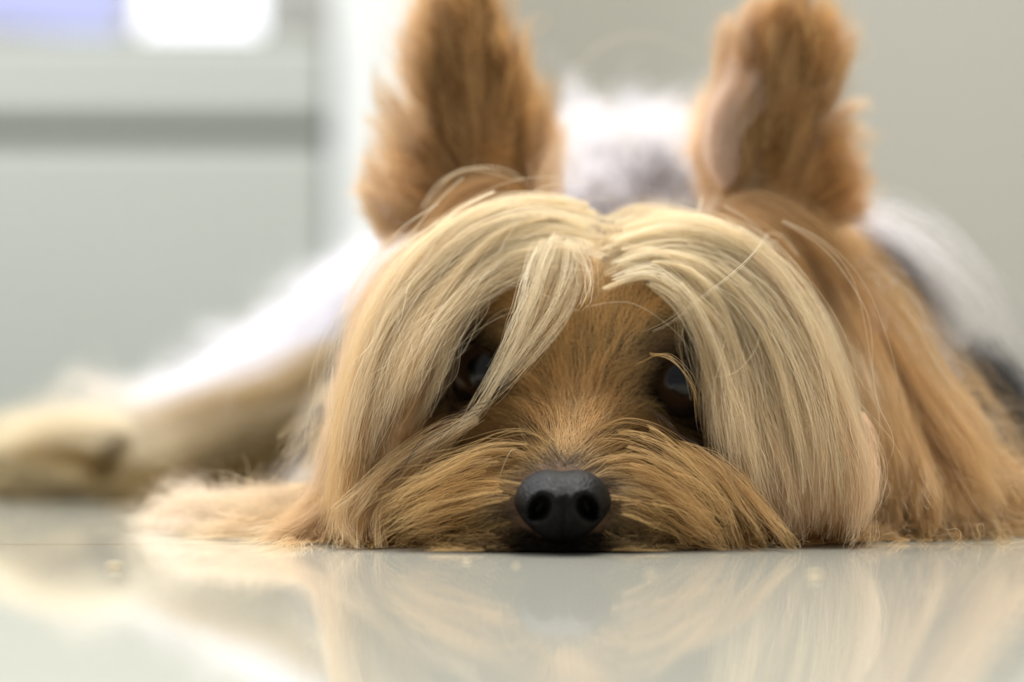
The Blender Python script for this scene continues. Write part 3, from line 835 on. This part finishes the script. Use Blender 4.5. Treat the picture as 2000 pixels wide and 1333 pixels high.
EL0, EL1 = srgb(244, 222, 186), srgb(214, 180, 130)
for pxs in ([(870,400),(820,330),(770,270),(735,215)], [(860,340),(815,260),(770,190),(748,140)], [(870,270),(830,190),(800,130),(785,90)], [(880,200),(845,120),(820,60),(805,20)],
            [(860,430),(800,390),(750,330),(722,270)], [(850,440),(790,430),(740,380),(705,320)], [(1000,330),(1030,280),(1050,230),(1055,180)], [(990,250),(1015,180),(1020,120),(1012,70)],
            [(900,120),(880,50),(860,-10),(850,-60)], [(850,430),(780,440),(730,420),(700,380)], [(950,330),(900,260),(850,230),(800,220)]):
    for q_ in range(3): lock('ear_fur', [(x + dx_, y + dy_) for (x, y), dx_, dy_ in zip(pxs, rng.normal(0, 14, 4), rng.normal(0, 18, 4))], 70, 2.6, .7, EL0, EL1, [.582, .583, .585, .588], frizz=.9, mid=1.9, w=(.03, .05))
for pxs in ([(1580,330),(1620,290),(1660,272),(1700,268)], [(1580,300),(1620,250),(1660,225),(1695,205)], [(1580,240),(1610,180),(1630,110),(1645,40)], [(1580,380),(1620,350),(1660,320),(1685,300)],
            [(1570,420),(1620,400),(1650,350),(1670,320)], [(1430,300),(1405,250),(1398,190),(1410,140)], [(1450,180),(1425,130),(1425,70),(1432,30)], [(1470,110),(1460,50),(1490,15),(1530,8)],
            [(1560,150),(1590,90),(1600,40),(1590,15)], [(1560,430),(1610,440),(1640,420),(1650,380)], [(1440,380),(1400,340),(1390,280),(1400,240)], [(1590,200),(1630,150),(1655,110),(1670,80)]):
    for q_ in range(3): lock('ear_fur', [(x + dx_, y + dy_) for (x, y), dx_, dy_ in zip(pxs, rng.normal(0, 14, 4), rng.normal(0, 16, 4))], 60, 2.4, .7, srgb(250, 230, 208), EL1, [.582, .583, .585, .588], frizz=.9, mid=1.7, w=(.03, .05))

# ---- ruff, shoulder and foreleg on the right
g = [guide3d(q, 4.0) for q in RUFF]
S, R, N, best, L = grow(g, 20000, free & (Yc < .64) & (TPX > np.where(Yc < .585, edge_r - 25, 1500)) & (Zc < .098) & (TPY > 400) & (tn[:, 1] < .6), clump=.8, frizz=.0018, lens=(.7, 1.1), short=.2, maxd=.06, tuft=.10)
m = len(S); tv = rng.random(best.max() + 1)[best]
t = np.clip(.7 * tv + .5 * rng.random(m) - .1, 0, 1)[:, None]
c = np.array(srgb(232, 204, 156)) * (1 - t) + np.array(srgb(188, 150, 100)) * t
pale = (rng.random(best.max() + 1)[best] < .3)[:, None]; c = np.where(pale, np.array(srgb(244, 222, 186)), c)
put('ruff_fur', S, c, c * 1.1, rng.uniform(.028, .048, m) / 1000)

# ---- foreleg on the left, hair fanned out on the floor
FORE = [
 [(700,950),(650,1000),(580,1035),(470,1052)], [(650,960),(580,1000),(500,1030),(380,1045)], [(600,960),(520,980),(430,1000),(330,1020)],
 [(560,950),(480,950),(400,965),(300,1000)], [(520,990),(440,1005),(350,1025),(260,1035)], [(720,1000),(680,1040),(600,1056),(500,1060)],
 [(480,1000),(420,1015),(350,1040)], [(740,940),(690,1000),(650,1040),(600,1060)],
]
g = [guide3d(q, 3.0) for q in FORE]
S, R, N, best, L = grow(g, 13000, free & (Yc < .60) & (TPX < np.where(Yc < .545, 655, 700)) & (TPY > 880), clump=.8, frizz=.0018, lens=(.6, 1.1), short=.2, maxd=.08, tuft=.12)
m = len(S); tv = rng.random(best.max() + 1)[best]
t = np.clip(.7 * tv + .5 * rng.random(m) - .1, 0, 1)[:, None]; rx, _ = proj(R)
wv = np.clip((640 - rx) / 120, 0, 1)[:, None]
c = (np.array(srgb(242, 226, 198)) * (1 - t) + np.array(srgb(212, 188, 152)) * t) * (1 - wv) + (np.array(srgb(248, 240, 228)) * (1 - t) + np.array(srgb(226, 206, 180)) * t) * wv
put('foreleg_fur', S, c, c * 1.05, rng.uniform(.028, .048, m) / 1000)

# ---- body coat, silver over the back, darker saddle on the right, straw on the haunch
BODY = [
 [(1250,320),(1225,270),(1195,205)], [(1150,360),(1120,300),(1160,250)], [(1330,340),(1320,280),(1300,220)], [(1080,380),(1060,320),(1100,270)],
 [(1400,360),(1380,320),(1370,260)], [(1230,400),(1200,350),(1180,300)],
 [(900,420),(800,440),(720,490),(640,560),(580,640)], [(820,460),(730,520),(650,600),(590,690)],
 [(780,560),(700,640),(640,740),(600,840)], [(720,600),(640,670),(540,730),(420,790),(300,830)],
 [(660,680),(580,740),(470,790),(350,830),(250,880)], [(700,760),(640,830),(590,900),(560,960)],
 [(560,800),(470,840),(370,880),(280,930),(200,975)], [(620,860),(540,890),(450,930),(380,975)],
 [(420,850),(340,870),(260,910),(190,960)], [(320,880),(230,880),(130,900),(20,940)], [(250,890),(160,870),(60,860),(-60,880)],
 [(150,910),(60,900),(-40,920)], [(200,950),(120,960),(20,970)],
 [(1560,420),(1700,450),(1830,540),(1920,660),(1980,800)], [(1600,480),(1720,540),(1800,640),(1850,760)],
 [(1650,560),(1740,640),(1790,740),(1800,850)], [(1500,380),(1640,410),(1790,470),(1900,580)],
 [(1680,700),(1800,700),(1900,760),(1990,880)],
]
g = [guide3d(q, 5.0) for q in BODY]
S, R, N, best, L = grow(g, 34000, free & (((Yc > .60) & (tn[:, 1] < .6)) | ((Yc > .59) & (TPY < 400))) & ~earZ, clump=.8, frizz=.003, lens=(.7, 1.1), short=.25, maxd=.12, tuft=.12)
m = len(S); tv = rng.random(best.max() + 1)[best]; rx, ry = proj(R)
t = np.clip(.7 * tv + .5 * rng.random(m) - .1, 0, 1)[:, None]
c = np.array(SILV0) * (1 - t) + np.array(SILV1) * t
st = np.clip((rx - 1560) / 90, 0, 1)[:, None] * np.clip((ry - 440) / 60, 0, 1)[:, None] * np.clip(.35 + (rng.random(m) * .8), 0, 1)[:, None]
c = c * (1 - st) + (np.array(STEEL0) * (1 - t) + np.array(STEEL1) * t) * st
strw = np.clip((ry - 740) / 110, 0, 1)[:, None] * np.clip((760 - rx) / 150, 0, 1)[:, None]
c = c * (1 - strw) + (np.array(srgb(236, 226, 196)) * (1 - t) + np.array(srgb(186, 166, 120)) * t) * strw
put('body_fur', S, c, c * 1.1, rng.uniform(.04, .08, m) / 1000)

for pxs, dep, n in (
    ([(1150,350),(1130,290),(1150,240),(1200,205)], [.63, .62], 60), ([(1230,330),(1215,270),(1190,230),(1180,200)], [.63, .62], 60),
    ([(1300,330),(1310,270),(1300,225),(1320,190)], [.64, .63], 60), ([(1260,340),(1280,290),(1250,240),(1265,210)], [.64, .63], 60),
    ([(1100,360),(1075,320),(1090,280),(1130,255)], [.63, .62], 60), ([(1360,330),(1350,280),(1365,240),(1350,210)], [.64, .63], 60),
    ([(1600,430),(1720,450),(1830,540),(1910,660),(1960,800)], [.62, .62, .61], 50), ([(1640,450),(1760,500),(1850,600),(1900,720)], [.63, .62, .61], 50),
    ([(1620,420),(1780,440),(1900,540),(1975,680),(2000,820)], [.62, .62, .61], 40), ([(1700,520),(1780,600),(1820,700),(1840,800)], [.62, .62, .61], 40),
    ([(1660,430),(1800,500),(1900,640),(1980,760),(2040,900)], [.62, .62, .61], 50),
):
    lock('body_fur', pxs, n, 6.0, 3.0, SILV0, SILV1, dep, frizz=2.0, mid=5.0, w=(.04, .06))

for pxs, dep, n, r, c0, c1 in (
    ([(1660,490),(1730,550),(1790,640),(1790,720)], [.625, .62], 420, 8, STEEL0, STEEL1), ([(1700,500),(1770,570),(1820,660),(1820,740)], [.63, .62], 300, 7, STEEL0, STEEL1),
    ([(1870,710),(1930,750),(1980,820),(2000,900)], [.62, .61], 500, 8, srgb(84, 84, 84), srgb(40, 40, 40)), ([(1900,720),(1960,790),(2010,870)], [.62, .61], 300, 7, srgb(84, 84, 84), srgb(40, 40, 40)),
    ([(730,600),(690,680),(650,750),(635,800)], [.60, .60], 160, 5, STEEL0, STEEL1), ([(640,800),(610,860),(580,920)], [.61, .60], 180, 5, STEEL0, STEEL1),  # shadow streak left of the head, put into dark hair colour
    ([(1210,330),(1260,310),(1320,330)], [.64], 100, 5, STEEL0, STEEL1),
):
    lock('body_fur', pxs, n, r, r * .6, c0, c1, dep if len(dep) > 1 else [dep[0], dep[0]], frizz=1.5, mid=r, w=(.04, .07))
for pxs, dep, n, r, c0, c1 in (
    ([(660,690),(550,755),(400,795),(250,830)], [.69, .69], 360, 7, srgb(206, 186, 148), srgb(170, 148, 106)), ([(620,830),(470,880),(330,930),(220,985)], [.69, .70], 420, 8, srgb(176, 152, 104), srgb(128, 108, 68)),  # khaki locks here and below: shade of folds and underside as hair colour
    ([(560,850),(480,900),(400,950),(330,990)], [.69, .70], 360, 7, srgb(176, 152, 104), srgb(128, 108, 68)), ([(650,780),(520,820),(380,850),(260,880)], [.69, .69], 300, 6, srgb(246, 236, 214), srgb(214, 200, 166)),
    ([(250,845),(130,835),(-20,855)], [.70, .70], 360, 6, srgb(250, 242, 226), srgb(226, 214, 186)), ([(220,920),(110,885),(20,885)], [.70, .70], 200, 5, srgb(184, 158, 104), srgb(140, 116, 70)),
    ([(240,850),(210,900),(180,960)], [.70, .70], 200, 4, srgb(170, 148, 106), srgb(120, 100, 64)),
):
    lock('body_fur', pxs, n, r, r * .7, c0, c1, dep, frizz=1.5, mid=r, w=(.04, .07))
for base, tip, wb, wt in ((940, 905, 110, 75), (1490, 1545, 90, 60)):
    for k in range(46):
        u = rng.uniform(-1, 1); y0 = rng.uniform(130, 410); y1 = y0 - rng.uniform(90, 190)
        fx = lambda y, e=0: base + (tip - base) * (400 - y) / 400 + u * (wb + (wt - wb) * (400 - y) / 400) * (1 + e)
        dark = rng.random() < .4
        lock('ear_fur', [(fx(y0), y0), (fx((y0 + y1) / 2, .1), (y0 + y1) / 2), (fx(y1, .35), y1)], 60, 1.8, .7,
             srgb(176, 134, 84) if dark else srgb(236, 206, 158), srgb(140, 100, 58) if dark else srgb(208, 170, 118), [.580, .578, .577], frizz=.8, mid=1.5, w=(.03, .05))
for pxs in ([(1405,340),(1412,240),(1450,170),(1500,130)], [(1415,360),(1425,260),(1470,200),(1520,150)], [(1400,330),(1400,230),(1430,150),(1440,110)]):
    lock('ear_fur', pxs, 220, 3.0, 1.5, srgb(252, 236, 224), srgb(240, 214, 192), [.577, .577, .58], frizz=.8, mid=2.6, w=(.03, .05))  # rim light along the right ear's left edge, put into pale locks

LAB = {'body_fur': 'silvery white long coat, steel grey on the right side', 'ear_fur': 'tan feathery ear fur', 'forelock': 'pale cream locks hanging over one eye',
       'whiskers': 'thin dark whiskers', 'head_fur': 'long cream hair parted on the crown', 'muzzle_fur': 'golden brown moustache and beard'}
for name, L_ in parts.items():
    S = np.concatenate([q[0] for q in L_]); c = np.concatenate([q[1] for q in L_]); ct = np.concatenate([q[2] for q in L_]); r = np.concatenate([q[3] for q in L_])
    curves_obj(name, S, c, ct, r, LAB.get(name))
    print('FUR', name, len(S))

# ------------------------------------------------------------------ crumbs on the floor
crumb_m = mat('crumb', srgb(236, 220, 184), 0.7, .3, (900, srgb(210, 184, 140)))
iv, iff = uv_sphere(12, 8)
for k, (px, py, s, lab) in enumerate((
    (222, 1111, 1.0, 'pale crumb at the far left of the glossy floor'),
    (912, 1098, .45, 'tiny crumb on the floor left of the dog chin'),
    (1008, 1106, .4, 'tiny crumb on the floor just left below the dog nose'),
    (1270, 1122, .5, 'small pale crumb on the floor right of the dog nose'),
    (1592, 1127, .8, 'pale flake on the floor at the right below the beard'),
)):
    y0 = FPX * CAM_H / (py - 802.0)
    v = iv * np.array([1.5, 1.0, .5]) * s * 1.0 / 1000 * (1 + .25 * np.sin(iv[:, :1] * 7 + k) * np.cos(iv[:, 1:2] * 5 + k))
    o = mesh_obj('crumb', v, iff, crumb_m, None, True); p = P(px, py, y0); o.location = (p[0], p[1], .0005 * s)
    tag(o, lab, 'crumb', 'crumbs on the floor')
